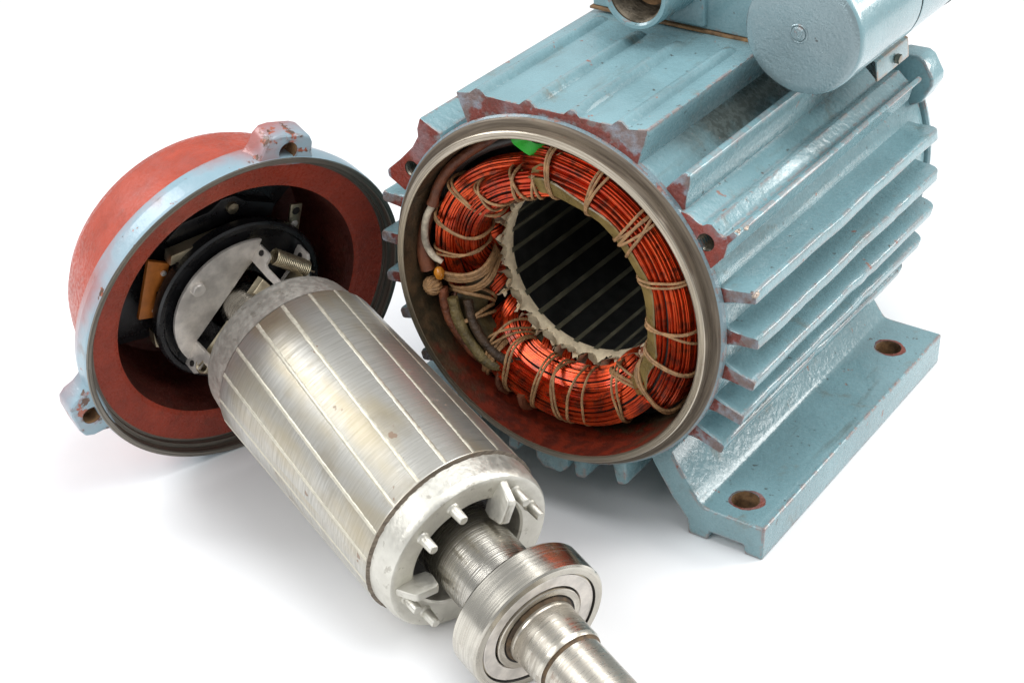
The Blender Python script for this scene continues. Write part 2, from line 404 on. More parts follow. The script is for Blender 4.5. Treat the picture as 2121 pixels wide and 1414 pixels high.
# spigot ring and barrel
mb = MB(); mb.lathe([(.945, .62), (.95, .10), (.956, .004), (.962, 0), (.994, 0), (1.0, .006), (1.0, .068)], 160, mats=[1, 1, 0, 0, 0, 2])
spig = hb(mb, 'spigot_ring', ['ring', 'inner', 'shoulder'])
mb = MB(); mb.lathe([(1.0, .068), (1.038, .072), (1.046, .078), (1.05, .086), (1.062, .097), (1.062, .13), (1.0, .13)], 160, mats=[0, 0, 0, 1, 1, 1])
hb(mb, 'shoulder_ring', ['shoulder', 'blue_worn'])
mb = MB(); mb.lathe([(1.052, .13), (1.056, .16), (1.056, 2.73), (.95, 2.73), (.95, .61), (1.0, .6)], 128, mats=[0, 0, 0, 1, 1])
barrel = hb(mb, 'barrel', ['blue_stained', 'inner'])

# cooling fins: root point, tip point in the (x,z) plane
FINS = [((.97, .285), (1.205, .325)), ((1.02, .055), (1.235, .06)), ((1.01, -.155), (1.228, -.195)), ((.95, -.375), (1.172, -.435)), ((.85, -.585), (1.068, -.66)),
        ((-.97, .26), (-1.195, .262)), ((-1.02, .01), (-1.215, .005)), ((-1.0, -.225), (-1.19, -.25)), ((-.93, -.43), (-1.095, -.49)), ((-.78, -.68), (-.955, -.735)),
        ((.15, -1.03), (.16, -1.19)), ((.40, -.95), (.445, -1.13)), ((-.28, -.99), (-.31, -1.16)), ((-.52, -.88), (-.6, -1.04))]
for fi, ((rx, rz), (tx, tz)) in enumerate(FINS):
    u = Vector((tx-rx, tz-rz)); L = u.length; u.normalize(); w = Vector((-u.y, u.x))
    y0, y1, rr = .145, 2.57, .07
    us = [0, .02, .045, .08, .12, L-.065, L-.035, L-.014, L-.004, L]; us = [q for k, q in enumerate(us) if k < 5 and q < L-.08 or k > 4]
    def tk(q): return .047-.010*(q/L)+.030*math.exp(-(q/.035)**1.3)
    ny = 30; nu = len(us); mb = MB(); vs = []; rf = random.Random(fi+90)
    dents = [(rf.uniform(.4, 2.5), rf.uniform(.02, .05), rf.uniform(.004, .012)) for _ in range(5)]
    for sgn in (1, -1):
        for r in range(ny):
            f = r/(ny-1)
            for q in us:
                e = max(0, q-(L-rr)); yb = y1-(rr-math.sqrt(max(0, rr*rr-e*e)))
                y = y0+.010*(q/L)+(yb-y0)*f if 0 < r < ny-1 else (y0 if r == 0 else yb)
                if r == 1: y = y0+.012
                if r == ny-2: y = yb-.012
                t = tk(q)*(.78 if r in (0, ny-1) else 1)
                if q > L-.003: t *= .62
                elif q > L-.010: t *= .86
                dn = sum(d*math.exp(-((y-c)/w_)**2) for c, w_, d in dents)*(1 if q > L-.03 else 0)
                wob = (.005*math.sin(y*4.1+fi*2)+.003*math.sin(y*9+fi))*(q/L)
                p = Vector((rx, rz))+u*(q-dn*.7)+w*(sgn*t+wob-dn*.4); vs.append((p.x, y, p.y))
    N = ny*nu; fs = []; mi = []
    for r in range(ny-1):
        for c in range(nu-1):
            a = r*nu+c; fs.append((a, a+nu, a+nu+1, a+1)); fs.append((N+a, N+a+1, N+a+nu+1, N+a+nu)); mi += [0, 0]
        a = r*nu+nu-1; fs.append((a, a+nu, N+a+nu, N+a)); mi.append(0)
    for c in range(nu-1):
        fs.append((c, c+1, N+c+1, N+c)); mi.append(1 if fi < 10 else 0)
        a = (ny-1)*nu+c; fs.append((a, N+a, N+a+1, a+1)); mi.append(0)
    mb.add(vs, fs, mi)
    hb(mb, 'cooling_fin', ['blue', 'red'], angle=50)

# thick fin left of the bolt boss, and the boss itself
mb = MB(); mb.prism([(.60, .70), (.655, .82), (.70, .875), (.765, .945), (.80, .932), (.797, .88), (.782, .80), (.778, .72), (.74, .62)], .125, 2.5, mats=(0, 1, 0))
hb(mb, 'cooling_fin', ['blue', 'red'], bevel=.016, segs=3)
mb = MB(); mb.prism([(.74, .60), (.77, .738), (.82, .728), (.87, .700), (.895, .690), (.922, .708), (.950, .712), (.985, .680), (1.015, .655), (1.04, .672), (1.075, .705), (1.10, .69), (1.092, .672), (1.047, .622), (1.03, .54), (.955, .45), (.93, .38), (.84, .56)], .10, 2.44, mats=(0, 1, 0))
boss = hb(mb, 'bolt_boss', ['blue', 'red_boss', 'dark'], bevel=.012, segs=2)
mb = MB(); mb.prism([(-.72, .70), (-.742, .79), (-.80, .812), (-.88, .852), (-.902, .78), (-.897, .735), (-.94, .657), (-1.03, .558), (-1.12, .473), (-1.115, .432), (-1.0, .372), (-.90, .38)], .10, 2.5, mats=(0, 1, 0))
bossl = hb(mb, 'bolt_boss', ['blue', 'red_boss', 'dark'], bevel=.012, segs=2)
mb = MB(); mb.prism([(-.14, -1.0), (-.13, -1.14), (-.08, -1.19), (.04, -1.19), (.09, -1.14), (.1, -1.0)], .12, 2.5, mats=(0, 0, 0))
hb(mb, 'bolt_boss', ['blue', 'red', 'dark'], bevel=.012, segs=2)
for o, (hx, hz) in ((boss, (.922, .600)), (bossl, (-.942, .522))):
    c = MB(); c.cyl((hx, .0, hz), (hx, .42, hz), .050, n=28); co_ = c.build('cutter', 'dark', offset=OFF); co_.parent = motor
    bpy.context.view_layer.update(); cut(o, [co_])
    th = MB(); N = 9*20
    prof = [(.0505, .105+.0)]
    pts = []
    rows = []
    for k in range(14):
        y = .106+.022*k; rows += [(.0495, y), (.043, y+.011)]
    th.lathe(rows, 28)
    th.v = [(x+hx, y, z+hz) for x, y, z in th.v]
    th.cyl((hx, .40, hz), (hx, .41, hz), .05, n=20)
    hb(th, 'threaded_hole', ['thread'], parent=o, fix=False)

for bx, by, bz, br_ in ((1.193, .165, .345, .030), (1.083, .13, .690, .026), (1.10, .20, .690, .018)):
    mb = MB(); mb.ball((bx, by, bz), br_, 9, sq=(.55, 1.1, .62), rnd=.22); hb(mb, 'chipped_spot', ['bare'], angle=20)
# terminal pad with four low ribs
PAD = [(-.55, .86),  (-.566, .913), (-.632, 1.066), (-.52, 1.088), (-.30, 1.090), (0, 1.102), (.30, 1.112), (.45, 1.117), (.562, 1.138), (.545, 1.06), (.512, .95), (.50, .88), (.35, .95), (.15, 1.0), (-.1, 1.01), (-.32, .96)]
mb = MB(); mb.prism(PAD, .10, 2.7, mats=(0, 1, 0))
pad = hb(mb, 'terminal_pad', ['blue', 'red'], bevel=.012, segs=2)
for x, z, y1 in ((-.487, 1.086, 1.40), (-.17, 1.094, 1.30), (.105, 1.104, 1.27), (.393, 1.113, 1.33)):
    mb = MB(); ys = [.101, .16, .3, .6, .9, y1-.12, y1-.03, y1]; hh = [.031, .035, .038, .038, .037, .034, .02, -.004]
    vs = []; sec = [(-.055, -.006), (-.03, .55), (-.012, 1.0), (.014, 1.0), (.034, .5), (.058, -.006)]
    for y, h in zip(ys, hh):
        for a, b in sec: vs.append((x+a, y, z+(h*b if b > 0 else -.008)))
    k = len(sec); fs = [(i*k+j, i*k+j+1, (i+1)*k+j+1, (i+1)*k+j) for i in range(len(ys)-1) for j in range(k-1)]
    fs.append(tuple(reversed(range(k)))); mb.add(vs, fs, [0]*(len(fs)-1)+[1])
    hb(mb, 'pad_rib', ['blue', 'red'], angle=60)

# feet
for sg in (1, -1):
    F = [(.62, -.80), (.70, -.875), (.79, -1.01), (.885, -1.135), (.91, -1.16), (.945, -1.166), (1.305, -1.166), (1.305, -1.38), (1.19, -1.38), (1.185, -1.322), (.965, -1.322), (.955, -1.38), (.83, -1.38), (.82, -1.285), (.72, -1.175), (.60, -1.0), (.52, -.86)]
    F = [(x*sg, z) for x, z in F]
    mb = MB(); mb.prism(F, .24, 2.75)
    foot = hb(mb, 'mounting_foot', ['blue', 'rustdirt'], bevel=.016, segs=3)
    cs = []
    for hy in (.437, 2.406):
        c = MB(); c.cyl((1.085*sg, hy, -1.6), (1.085*sg, hy, -1.0), .082, n=40, mi=0); co_ = c.build('cutter', 'rustdirt', offset=OFF); co_.parent = motor; cs.append(co_)
    bpy.context.view_layer.update(); cut(foot, cs)
    if sg > 0:
        for hy in (.437, 2.406):
            mb = MB(); rows = []
            for i in range(40):
                a = 2*PI*i/40; ro = .100+.010*math.sin(a+hy*3)+.006*math.sin(2*a+hy)+.003*math.sin(5*a+1)+.0015*math.sin(13*a)
                rows.append((.0835*math.cos(a), .0835*math.sin(a), ro*math.cos(a), ro*math.sin(a)))
            vs = [(1.085+q[0], hy+q[1], -1.1630) for q in rows]+[(1.085+q[2], hy+q[3], -1.1655) for q in rows]
            mb.add(vs, [(i, (i+1) % 40, 40+(i+1) % 40, 40+i) for i in range(40)])
            hb(mb, 'worn_hole_rim', ['red_rim'], parent=foot, fix=False)

# rear end cover with ears
mb = MB(); mb.lathe([(.9, 2.745), (1.075, 2.745), (1.088, 2.755), (1.082, 2.785), (1.05, 2.815), (.985, 2.92), (.88, 3.15), (.6, 3.28), (.0, 3.29)], 96)
rc = hb(mb, 'rear_cover', ['blue'])
for a in (32, 151, 270):
    mb = MB()
    loc = [(-.165, 1.0), (-.17, 1.12), (-.10, 1.235), (-.06, 1.255), (.06, 1.255), (.10, 1.235), (.165, 1.12), (.16, 1.0)]
    ca, sa = math.cos(D(a)), math.sin(D(a))
    mb.prism([(r*ca-t*sa, r*sa+t*ca) for t, r in loc], 2.62, 2.80)
    hb(mb, 'bolt_ear', ['blue'], bevel=.02, segs=3, parent=rc)
mb = MB(); mb.lathe([(1.03, 2.735), (1.03, 2.748), (.9, 2.748)], 96); hb(mb, 'cover_joint', ['dark'])

# terminal box and cable entry
mb = MB(); mb.prism([(-.60, 1.118), (.47, 1.131), (.47, 1.95), (-.60, 1.95)], 1.46, 2.62)
tb = hb(mb, 'terminal_box', ['blue_smooth'], bevel=.018, segs=3)
mb = MB(); mb.prism([(-.612, 1.100), (.475, 1.112), (.475, 1.130), (-.612, 1.117)], 1.445, 2.63); hb(mb, 'gasket', ['rustdirt'], parent=tb, bevel=.006)
mb = MB()
gx, gz = -.085, 1.42
rows = [(.215, 1.50), (.208, 1.30), (.204, 1.075), (.197, 1.05), (.178, 1.05), (.166, 1.062)]
for k in range(9): rows += [(.166, 1.075+.026*k), (.156, 1.088+.026*k)]
rows += [(.15, 1.31), (.0, 1.32)]
nm = len(rows)-1
mb.lathe(rows, 64, mats=[0]*5+[1]*(nm-5))
mb.v = [(x+gx, y, z+gz) for x, y, z in mb.v]
gl = hb(mb, 'cable_entry', ['blue_smooth', 'gland'], parent=tb, fix=False)
mb = MB(); mb.lathe([(.118, 1.28), (.11, 1.22), (.06, 1.20), (.0, 1.205)], 32); mb.v = [(x+gx+.01, y, z+gz) for x, y, z in mb.v]
hb(mb, 'entry_plug', ['rustdirt'], parent=tb)
mb = MB(); mb.prism([(gx-.235, 1.36), (gx+.235, 1.36), (gx+.25, 1.15), (gx-.25, 1.15)], 1.42, 1.47); hb(mb, 'entry_web', ['blue_smooth'], parent=tb, bevel=.02, segs=3)

# capacitor
cx, cz, cr = .930, 1.405, .325; CQ = 1.05
mb = MB()
mb.lathe([(.0, 1.052), (.27, 1.05), (.298, 1.053), (.315, 1.066), (.323, 1.085), (.325, 1.11), (.325, 1.845)], 96, mats=[1, 1, 1, 0, 0, 0])
mb.v = [(x*CQ+cx, y, z*CQ+cz) for x, y, z in mb.v]
capo = hb(mb, 'capacitor', ['blue_smooth', 'blue_cap'])
mb = MB(); mb.lathe([(.318, 1.845), (.318, 1.865)], 64); mb.v = [(x*CQ+cx, y, z*CQ+cz) for x, y, z in mb.v]; hb(mb, 'seam', ['rubber'], parent=capo)
mb = MB(); mb.lathe([(.324, 1.862), (.327, 1.866), (.327, 2.50), (.31, 2.53)], 96); mb.v = [(x*CQ+cx, y, z*CQ+cz) for x, y, z in mb.v]; hb(mb, 'capacitor_sleeve', ['blue_smooth'], parent=capo)
mb = MB(); mb.lathe([(.325, 2.50), (.332, 2.51), (.332, 2.66), (.30, 2.70), (0, 2.70)], 64); mb.v = [(x*CQ+cx, y, z*CQ+cz) for x, y, z in mb.v]; hb(mb, 'rubber_cap', ['rubber'], parent=capo)
mb = MB(); mb.lathe([(.0, 1.040), (.032, 1.040), (.040, 1.045), (.043, 1.053)], 32); mb.v = [(x+cx-.015, y, z+cz+.005) for x, y, z in mb.v]
rv = hb(mb, 'end_stud', ['blue_cap'], parent=capo)
mb = MB(); mb.cyl((cx-.015-.022, 1.0395, cz+.028), (cx-.015+.012, 1.0395, cz-.020), .005, n=8); mb.cyl((cx-.015+.012, 1.0395, cz-.020), (cx-.015+.026, 1.0395, cz+.022), .005, n=8); hb(mb, 'stud_slot', ['blue_cap'], parent=capo)
mb = MB(); mb.lathe([(.043, 1.0505), (.049, 1.046), (.055, 1.0505)], 32); mb.v = [(x+cx-.015, y, z+cz+.005) for x, y, z in mb.v]; hb(mb, 'stud_collar', ['blue_cap'], parent=capo)
# clamp bracket under the capacitor
mb = MB(); mb.prism([(.86, 1.045), (.875, 1.06), (1.05, 1.0), (1.066, .885), (1.05, .882), (1.036, .995)], 1.83, 2.27)
br = hb(mb, 'clamp_bracket', ['plate'], bevel=.005)
mb = MB(); mb.cyl((1.06, 2.08, .94), (1.092, 2.08, .938), .030, n=6); hb(mb, 'clamp_bolt', ['thread'], parent=br, bevel=.005)
mb = MB(); mb.prism([(.52, .98), (.575, 1.10), (.88, 1.062), (.88, 1.045), (.60, 1.07), (.55, .96)], 1.85, 2.3); hb(mb, 'bracket_leg', ['plate'], parent=br, bevel=.005)

# ------------------------------------------------------------------ stator
CY = .50
mb = MB(); mb.lathe([(.945, CY), (.60, CY), (.528, CY), (.528, 2.25), (.60, 2.26), (.94, 2.26)], 96)
core = hb(mb, 'stator_core', ['core'])
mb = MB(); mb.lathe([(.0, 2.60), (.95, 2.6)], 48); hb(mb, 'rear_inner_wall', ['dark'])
NS = 24
wm = MB(); wm.prism([(.5235, -.013), (.5285, -.016), (.5285, .016), (.5235, .013)], CY-.02, 2.25)
w0 = hb(wm, 'slot_wedge', ['wedge'], parent=core)
npt = 17; liners = []
for vr in range(4):
    lm = MB(); rows = []; q1 = random.uniform(0, 6)
    for j, (yy, ex) in enumerate(((CY+.03, .004), (CY-.02, .006), (CY-.06, .012), (CY-.09, .018), (CY-.11, .028))):
        for i in range(npt):
            a = D(-132+264*i/(npt-1)); rg = (0, 0, .35, .7, 1)[j]
            jag = rg*(random.uniform(-.02, .012)+.012*math.sin(3*a+q1)); rr = .046+ex+rg*(random.uniform(-.006, .006)+.007*math.sin(4*a+q1))
            rows.append((.602-rr*math.cos(a)*1.04, yy+jag, rr*1.10*math.sin(a)))
    for j in range(4):
        for i in range(npt-1): lm.f.append((j*npt+i, j*npt+i+1, (j+1)*npt+i+1, (j+1)*npt+i)); lm.m.append(0)
    lm.v = rows; liners.append(hb(lm, 'slot_liner', ['paper'], parent=core, fix=False))
for k in range(NS):
    a = -2*PI*(k+.35)/NS
    if k == 0: w0.rotation_euler = (0, a, 0)
    else: dup(w0, (0, a, 0))
    if k < 4: liners[k].rotation_euler = (0, a+.02, 0)
    else: dup(liners[(k*3+k//4) % 4], (0, a+random.uniform(-.03, .03), 0))

mb = MB(); N = 288; vs = []; rc_ = random.Random(31)
for i in range(N):
    a = 2*PI*i/N; ph = (i*NS/N+.35) % 1
    tooth = abs(math.sin(PI*ph))
    ye = CY-.045-.055*(1-tooth)**.7+rc_.uniform(-.016, .010); re_ = .548+.034*(1-tooth)+rc_.uniform(-.006, .006)
    for r, y in ((.531, CY+.02), (.533, CY-.02), (.5*(.533+re_)-.004, .5*(CY-.02+ye)), (re_, ye)): vs.append((r*math.cos(a), y, r*math.sin(a)))
mb.add(vs, [(i*4+k, i*4+k+1, ((i+1) % N)*4+k+1, ((i+1) % N)*4+k) for i in range(N) for k in range(3)])
hb(mb, 'paper_collar', ['paper'], parent=core, fix=False, angle=60)

def pol(th, r, y): return Vector((r*math.cos(D(th)), y, r*math.sin(D(th))))
def frame_at(path, i):
    t = (path[min(i+1, len(path)-1)]-path[max(i-1, 0)]).normalized()
    er = Vector((path[i].x, 0, path[i].z)).normalized(); er = (er-t*er.dot(t)).normalized()
    return t, er, t.cross(er)
def bundle(ctrl, a, b, nw, seed, wr=.0080, nseg=64, layers=(1.0,), ends=.55):
    rnd = random.Random(seed)
    path = smooth_path([pol(*c) for c in ctrl], nseg)
    mb = MB(); fr = [frame_at(path, i) for i in range(nseg)]
    sc_ = [ends+(1-ends)*min(1, min(i, nseg-1-i)/(nseg*.16)) for i in range(nseg)]
    core_pts = path
    for ly in layers:
        for w in range(int(nw*ly)):
            ph = 2*PI*(w+rnd.uniform(-.25, .25))/int(nw*ly); q1 = rnd.uniform(0, 6.28); q2 = rnd.uniform(0, 6.28); am = rnd.uniform(.01, .06); rad = ly*rnd.uniform(.96, 1.03)
            pts = []
            for i in range(nseg):
                t, er, bn_ = fr[i]; u = i/nseg
                p = ph+am*math.sin(5*u+q1)+.5*am*math.sin(13*u+q2)
                k = rad*(1+.025*math.sin(9*u+q2))*sc_[i]
                sx = math.copysign(abs(math.cos(p))**.8, math.cos(p)); sy = math.copysign(abs(math.sin(p))**.8, math.sin(p))
                pts.append(path[i]+er*(a*k*sx)+bn_*(b*k*sy))
            mb.tube(pts, wr, 5, 0, cap=False)
    # near-black filler core, darkens the gaps between the wires
    vs = []; n = 14
    for i in range(nseg):
        t, er, bn_ = fr[i]
        for k in range(n):
            p = 2*PI*k/n; vs.append(path[i]+er*(a*.90*sc_[i]*math.cos(p))+bn_*(b*.90*sc_[i]*math.sin(p)))
    fs = [(i*n+k, i*n+(k+1) % n, (i+1)*n+(k+1) % n, (i+1)*n+k) for i in range(nseg-1) for k in range(n)]
    mb.add(vs, fs, 1)
    return mb, path
def near(path, th):
    best = 0; bd = 9
    for i, p in enumerate(path[3:-3]):
        d = abs((math.degrees(math.atan2(p.z, p.x))-th+180) % 360-180)
        if d < bd: bd = d; best = i+3
    return best
def cord(path, th, a, b, parent, strands=2, tilt=0.0, r=.0083, mat='twine', gap=.017, name='lacing_cord'):
    i = near(path, th); t, er, bn_ = frame_at(path, i); mb = MB(); n = 30; q0 = random.uniform(0, 6)
    for s_ in range(strands):
        off = (s_-(strands-1)/2)*gap; q = random.uniform(0, 6) if strands < 4 else q0+random.uniform(-.3, .3); tl = tilt+random.uniform(-1, 1)*(.04 if strands < 4 else .012)
        pts = []
        for k in range(n+1):
            p = 2*PI*k/n
            ex = 1+.012*math.sin(4*p+q)
            cxp = math.copysign(abs(math.cos(p))**.8, math.cos(p)); cyp = math.copysign(abs(math.sin(p))**.8, math.sin(p))
            pts.append(path[i]+er*((a+.012)*ex*cxp)+bn_*((b+.012)*ex*cyp)+t*(off*(1+.5*math.cos(p+q))+tl*math.cos(p)+(.008 if strands < 4 else .003)*math.sin(2*p+q)))
        mb.tube(pts, r*random.uniform(.85, 1.15), 6, 0)
    return hb(mb, name, [mat], parent=parent)

# right-hand coil: the large bright crescent
mbr, pR = bundle([(116, .60, .60), (111, .64, .40), (103, .71, .25), (90, .735, .20), (66, .738, .19), (42, .738, .185), (18, .738, .18), (-8, .742, .185), (-26, .748, .21), (-38, .75, .27), (-46, .72, .40), (-49, .62, .58)], .142, .115, 50, 1, layers=(1.0, .86))
cR = hb(mbr, 'copper_coil', ['copper', 'heart'], fix=False)
for th, st, tl in ((89, 2, .03), (71, 3, .02), (50, 3, .02), (46, 2, -.03), (23, 2, 0), (2, 2, .01), (-15, 2, .03), (-34, 3, .06)):
    cord(pR, th, .153, .124, cR, st, tl)
# tape strip along the inner edge of the right-hand coil
mb = MB(); vs = []; i0, i1 = near(pR, 108), near(pR, -42)
for i in range(i0, i1+1):
    t, er, bn_ = frame_at(pR, i); sg = -1 if bn_.y > 0 else 1; u = (i-i0)/(i1-i0)
    wd = 58+26*max(0, 1-u*3.2)+20*max(0, u*3-2.1)+4*math.sin(i*.8)
    for q, ex in ((160, 1.09), (182, 1.13), (192+wd*.5, 1.15), (192+wd, 1.145), (194+wd, 1.09), (192+wd*.5, 1.05)):
        p = D(q); wv = .012*math.sin(i*.9+q)
        cxp = math.copysign(abs(math.cos(p))**.8, math.cos(p)); cyp = math.copysign(abs(math.sin(p))**.8, math.sin(p))
        vs.append(pR[i]+er*(.142*(ex+wv)*cxp)+bn_*(sg*-.115*(ex+wv)*cyp))
n = 6; mm = i1-i0; mb.add(vs, [(i*n+k, i*n+(k+1) % n, (i+1)*n+(k+1) % n, (i+1)*n+k) for i in range(mm) for k in range(n)])
hb(mb, 'insulation_strip', ['tape'], parent=cR)
# bottom coils
mbb, pB = bundle([(-40, .60, .58), (-46, .68, .40), (-56, .745, .28), (-72, .765, .24), (-90, .765, .24), (-108, .765, .25), (-124, .78, .27), (-136, .77, .36), (-142, .66, .55)], .098, .095, 42, 2, layers=(1.0, .84))
cB = hb(mbb, 'copper_coil', ['copper', 'heart'], fix=False)
mbi, pBi = bundle([(-48, .58, .60), (-55, .60, .46), (-66, .64, .36), (-85, .655, .33), (-104, .66, .32), (-120, .665, .33), (-134, .665, .40), (-142, .60, .56)], .07, .085, 32, 3, layers=(1.0, .8))
cBi = hb(mbi, 'copper_coil', ['copper', 'heart'], fix=False)
comb = smooth_path([pol(*c) for c in [(-40, .66, .45), (-56, .70, .31), (-72, .715, .275), (-90, .72, .27), (-108, .72, .27), (-124, .73, .29), (-140, .70, .4)]], 60)
for th, st, tl in ((-52, 3, -.05), (-59, 2, .06), (-77, 1, 0), (-83, 1, .02), (-90, 2, -.02), (-102, 2, .02), (-117, 2, -.03), (-128, 3, -.05)):
    cord(comb, th, .150, .135, cB, st, tl)
# upper-left coils, outer and inner
mbo, pO = bundle([(95, .62, .5), (102, .68, .33), (114, .70, .28), (132, .745, .26), (150, .785, .25), (168, .80, .25), (184, .80, .28), (197, .79, .36), (204, .66, .56)], .072, .095, 30, 4, layers=(1.0, .84))
cO = hb(mbo, 'copper_coil', ['copper', 'heart'], fix=False)
mbn, pN = bundle([(86, .60, .60), (90, .61, .40), (97, .635, .25), (108, .645, .19), (122, .650, .175), (138, .655, .18), (152, .655, .20), (166, .655, .24), (178, .65, .30), (190, .63, .44), (194, .60, .6)], .078, .10, 34, 5, layers=(1.0, .84))
cN = hb(mbn, 'copper_coil', ['copper', 'heart'], fix=False)
comb2 = smooth_path([pol(*c) for c in [(100, .66, .30), (116, .675, .235), (134, .70, .22), (152, .715, .22), (170, .725, .25), (186, .72, .30), (200, .70, .42)]], 60)
for th, st, tl in ((143, 2, .04), (163, 2, .03), (176, 2, .02)): cord(comb2, th, .155, .122, cO, st, tl)
for th, st, tl in ((104, 2, .0), (112, 2, .02), (132, 2, .03)): cord(pN, th, .082, .103, cN, st, tl)
for th in (186, 192): cord(comb2, th, .17, .14, cO, 4, .02, r=.0105, gap=.017)
# taped left-hand coil
mbt = MB(); pT = smooth_path([pol(*c) for c in [(196, .62, .56), (200, .72, .40), (206, .78, .30), (216, .80, .27), (228, .80, .27), (238, .775, .30), (244, .70, .42), (247, .62, .56)]], 40)
vs = []; n = 20
for i, p in enumerate(pT):
    t, er, bn_ = frame_at(pT, i)
    for k in range(n):
        q = 2*PI*k/n; rr = 1+.02*math.sin(i*1.3+k)+.07*math.sin(5*q+.8)+.03*math.sin(9*q+i*.1); vs.append(p+er*(.105*rr*math.cos(q))+bn_*(.10*rr*math.sin(q)))
mbt.add(vs, [(i*n+k, i*n+(k+1) % n, (i+1)*n+(k+1) % n, (i+1)*n+k) for i in range(39) for k in range(n)])
cT = hb(mbt, 'taped_coil', ['olive'])
mbt2 = MB()
for k in range(9):
    q = D(-70+18*k); mbt2.tube([p+frame_at(pT, i)[1]*(.112*math.cos(q))+frame_at(pT, i)[2]*(-.106*math.sin(q)) for i, p in enumerate(pT)], .011, 5)
hb(mbt2, 'brown_wires', ['brown'], parent=cT, kind='stuff', fix=False)
for th, st in ((205, 2), (213, 2), (232, 4)): cord(pT, th, .115, .112, cT, st, .02, r=.010)
mb = MB(); mb.tube(smooth_path([pol(238, .80, .20), pol(241, .87, .18), pol(245, .92, .22)], 10), [.03, .035, .036, .036, .036, .034, .034, .03, .026, .02], 10, flat=.6); hb(mb, 'brown_tag', ['brown'], parent=cT)
mb = MB(); mb.tube(smooth_path([pol(252, .80, .16), pol(254, .87, .17), pol(256, .90, .22)], 10), [.05, .05, .046, .044, .04, .036, .03, .028, .026, .02], 10, flat=.5); hb(mb, 'brown_tag', ['brown'], parent=cB)
# coil legs rising out of the slots (seen at the lower left of the bore)
legm = MB(); rl = random.Random(11)
for w in range(13):
    q = 2*PI*w/13+.08*math.sin(w*2.3); rr = .034*(1+.06*math.sin(w*1.7))
    a_ = rr*math.cos(q); b_ = rr*math.sin(q)
    pts = smooth_path([(.604+a_*.9, CY+.06, b_), (.604+a_*.95, CY-.02, b_), (.612+a_*1.1, CY-.085+.3*a_, b_*1.05+.01), (.655+a_*.5, CY-.125+a_*1.0, b_*1.1+.055), (.72+a_*.2, CY-.11+a_, b_+.12)], 12)
    legm.tube(pts, .0082, 5, 0, cap=False)
legm.tube(smooth_path([(.604, CY+.06, 0), (.604, CY-.02, 0), (.612, CY-.085, .01), (.655, CY-.125, .055), (.72, CY-.11, .12)], 10), .029, 10, 1)
g0 = hb(legm, 'coil_leg', ['copper', 'heart'], parent=core, fix=False)
ang = [-2*PI*(k+.35)/NS for k in range(NS)]
g0.rotation_euler = (0, ang[0], 0)
for k in range(1, NS): dup(g0, (0, ang[k], 0))

# leads along the left wall
mb = MB(); mb.tube(smooth_path([pol(158, .885, .13), pol(166, .905, .13), pol(175, .895, .13), pol(181, .85, .14), pol(184, .80, .16)], 24), [.021]*20+[.02, .018, .017, .016], 12); hb(mb, 'white_sleeve', ['white'])
mb = MB(); mb.tube(smooth_path([pol(104, .86, .40), pol(122, .905, .26), pol(138, .915, .17), pol(150, .91, .145), pol(159, .89, .13)], 30), [.03]*28+[.034, .036], 12); hb(mb, 'brown_sleeve', ['brown'])
mb = MB(); mb.tube(smooth_path([pol(163, .925, .22), pol(172, .928, .17), pol(181, .92, .15), pol(188, .90, .15)], 24), [.03+.016*(i/23) for i in range(24)], 12); hb(mb, 'brown_sleeve', ['brown'])
mb = MB(); mb.tube(smooth_path([pol(96, .84, .45), pol(112, .86, .30), pol(128, .885, .25), pol(144, .905, .25), pol(160, .915, .28)], 30), .032, 12); hb(mb, 'black_lead', ['cable'])
for pts_, rr_, mt_ in (([(196, .84, .17), (206, .86, .16), (218, .865, .17), (230, .85, .20), (240, .80, .30)], .028, 'clothbrown'), ([(200, .77, .15), (210, .785, .14), (222, .79, .14), (234, .785, .16), (244, .74, .28)], .031, 'clothtan'), ([(203, .70, .19), (213, .715, .17), (225, .72, .165), (237, .71, .19), (246, .68, .30)], .026, 'clothdark')):
    mb = MB(); pp = smooth_path([pol(*c) for c in pts_], 40)
    mb.tube(pp, [rr_*(1.08+.05*math.sin(k*.45+rr_*300)+.02*math.sin(k*1.1)) for k in range(40)], 12); hb(mb, 'cloth_lead', [mt_])
mb = MB(); mb.ball(pol(194.5, .885, .14), .052, 16, sq=(1, .9, 1), rnd=.05)
for k in range(7): 
    q = k*.45; mb.tube([pol(194.5, .885, .14)+Vector((math.cos(s_)*math.cos(q), math.sin(s_)*.9, math.cos(s_)*math.sin(q)))*.054 for s_ in [2*PI*j/18 for j in range(19)]], .007, 5)
hb(mb, 'twine_knot', ['twine'])
mb = MB(); mb.ball(pol(188.5, .81, .135), .036, 14, sq=(.9, .8, 1.1), rnd=.08); hb(mb, 'varnish_blob', ['amber'])
mb = MB(); pg = smooth_path([pol(104, .958, .10), pol(103.5, .92, .085), pol(102.5, .885, .11), pol(100, .85, .13), pol(97, .83, .17)], 20)
vs = []
for i, p in enumerate(pg):
    t, er, bn_ = frame_at(pg, i); sd = Vector((-t.z, 0, t.x)).normalized(); nn = t.cross(sd)
    for a, b in ((-.045, -.006), (.045, -.006), (.045, .006), (-.045, .006)): vs.append(p+sd*a+nn*b)
mb.add(vs, [(i*4+k, i*4+(k+1) % 4, (i+1)*4+(k+1) % 4, (i+1)*4+k) for i in range(19) for k in range(4)]+[(0, 1, 2, 3), (76, 77, 78, 79)])
hb(mb, 'green_sleeve', ['green'], bevel=.003)
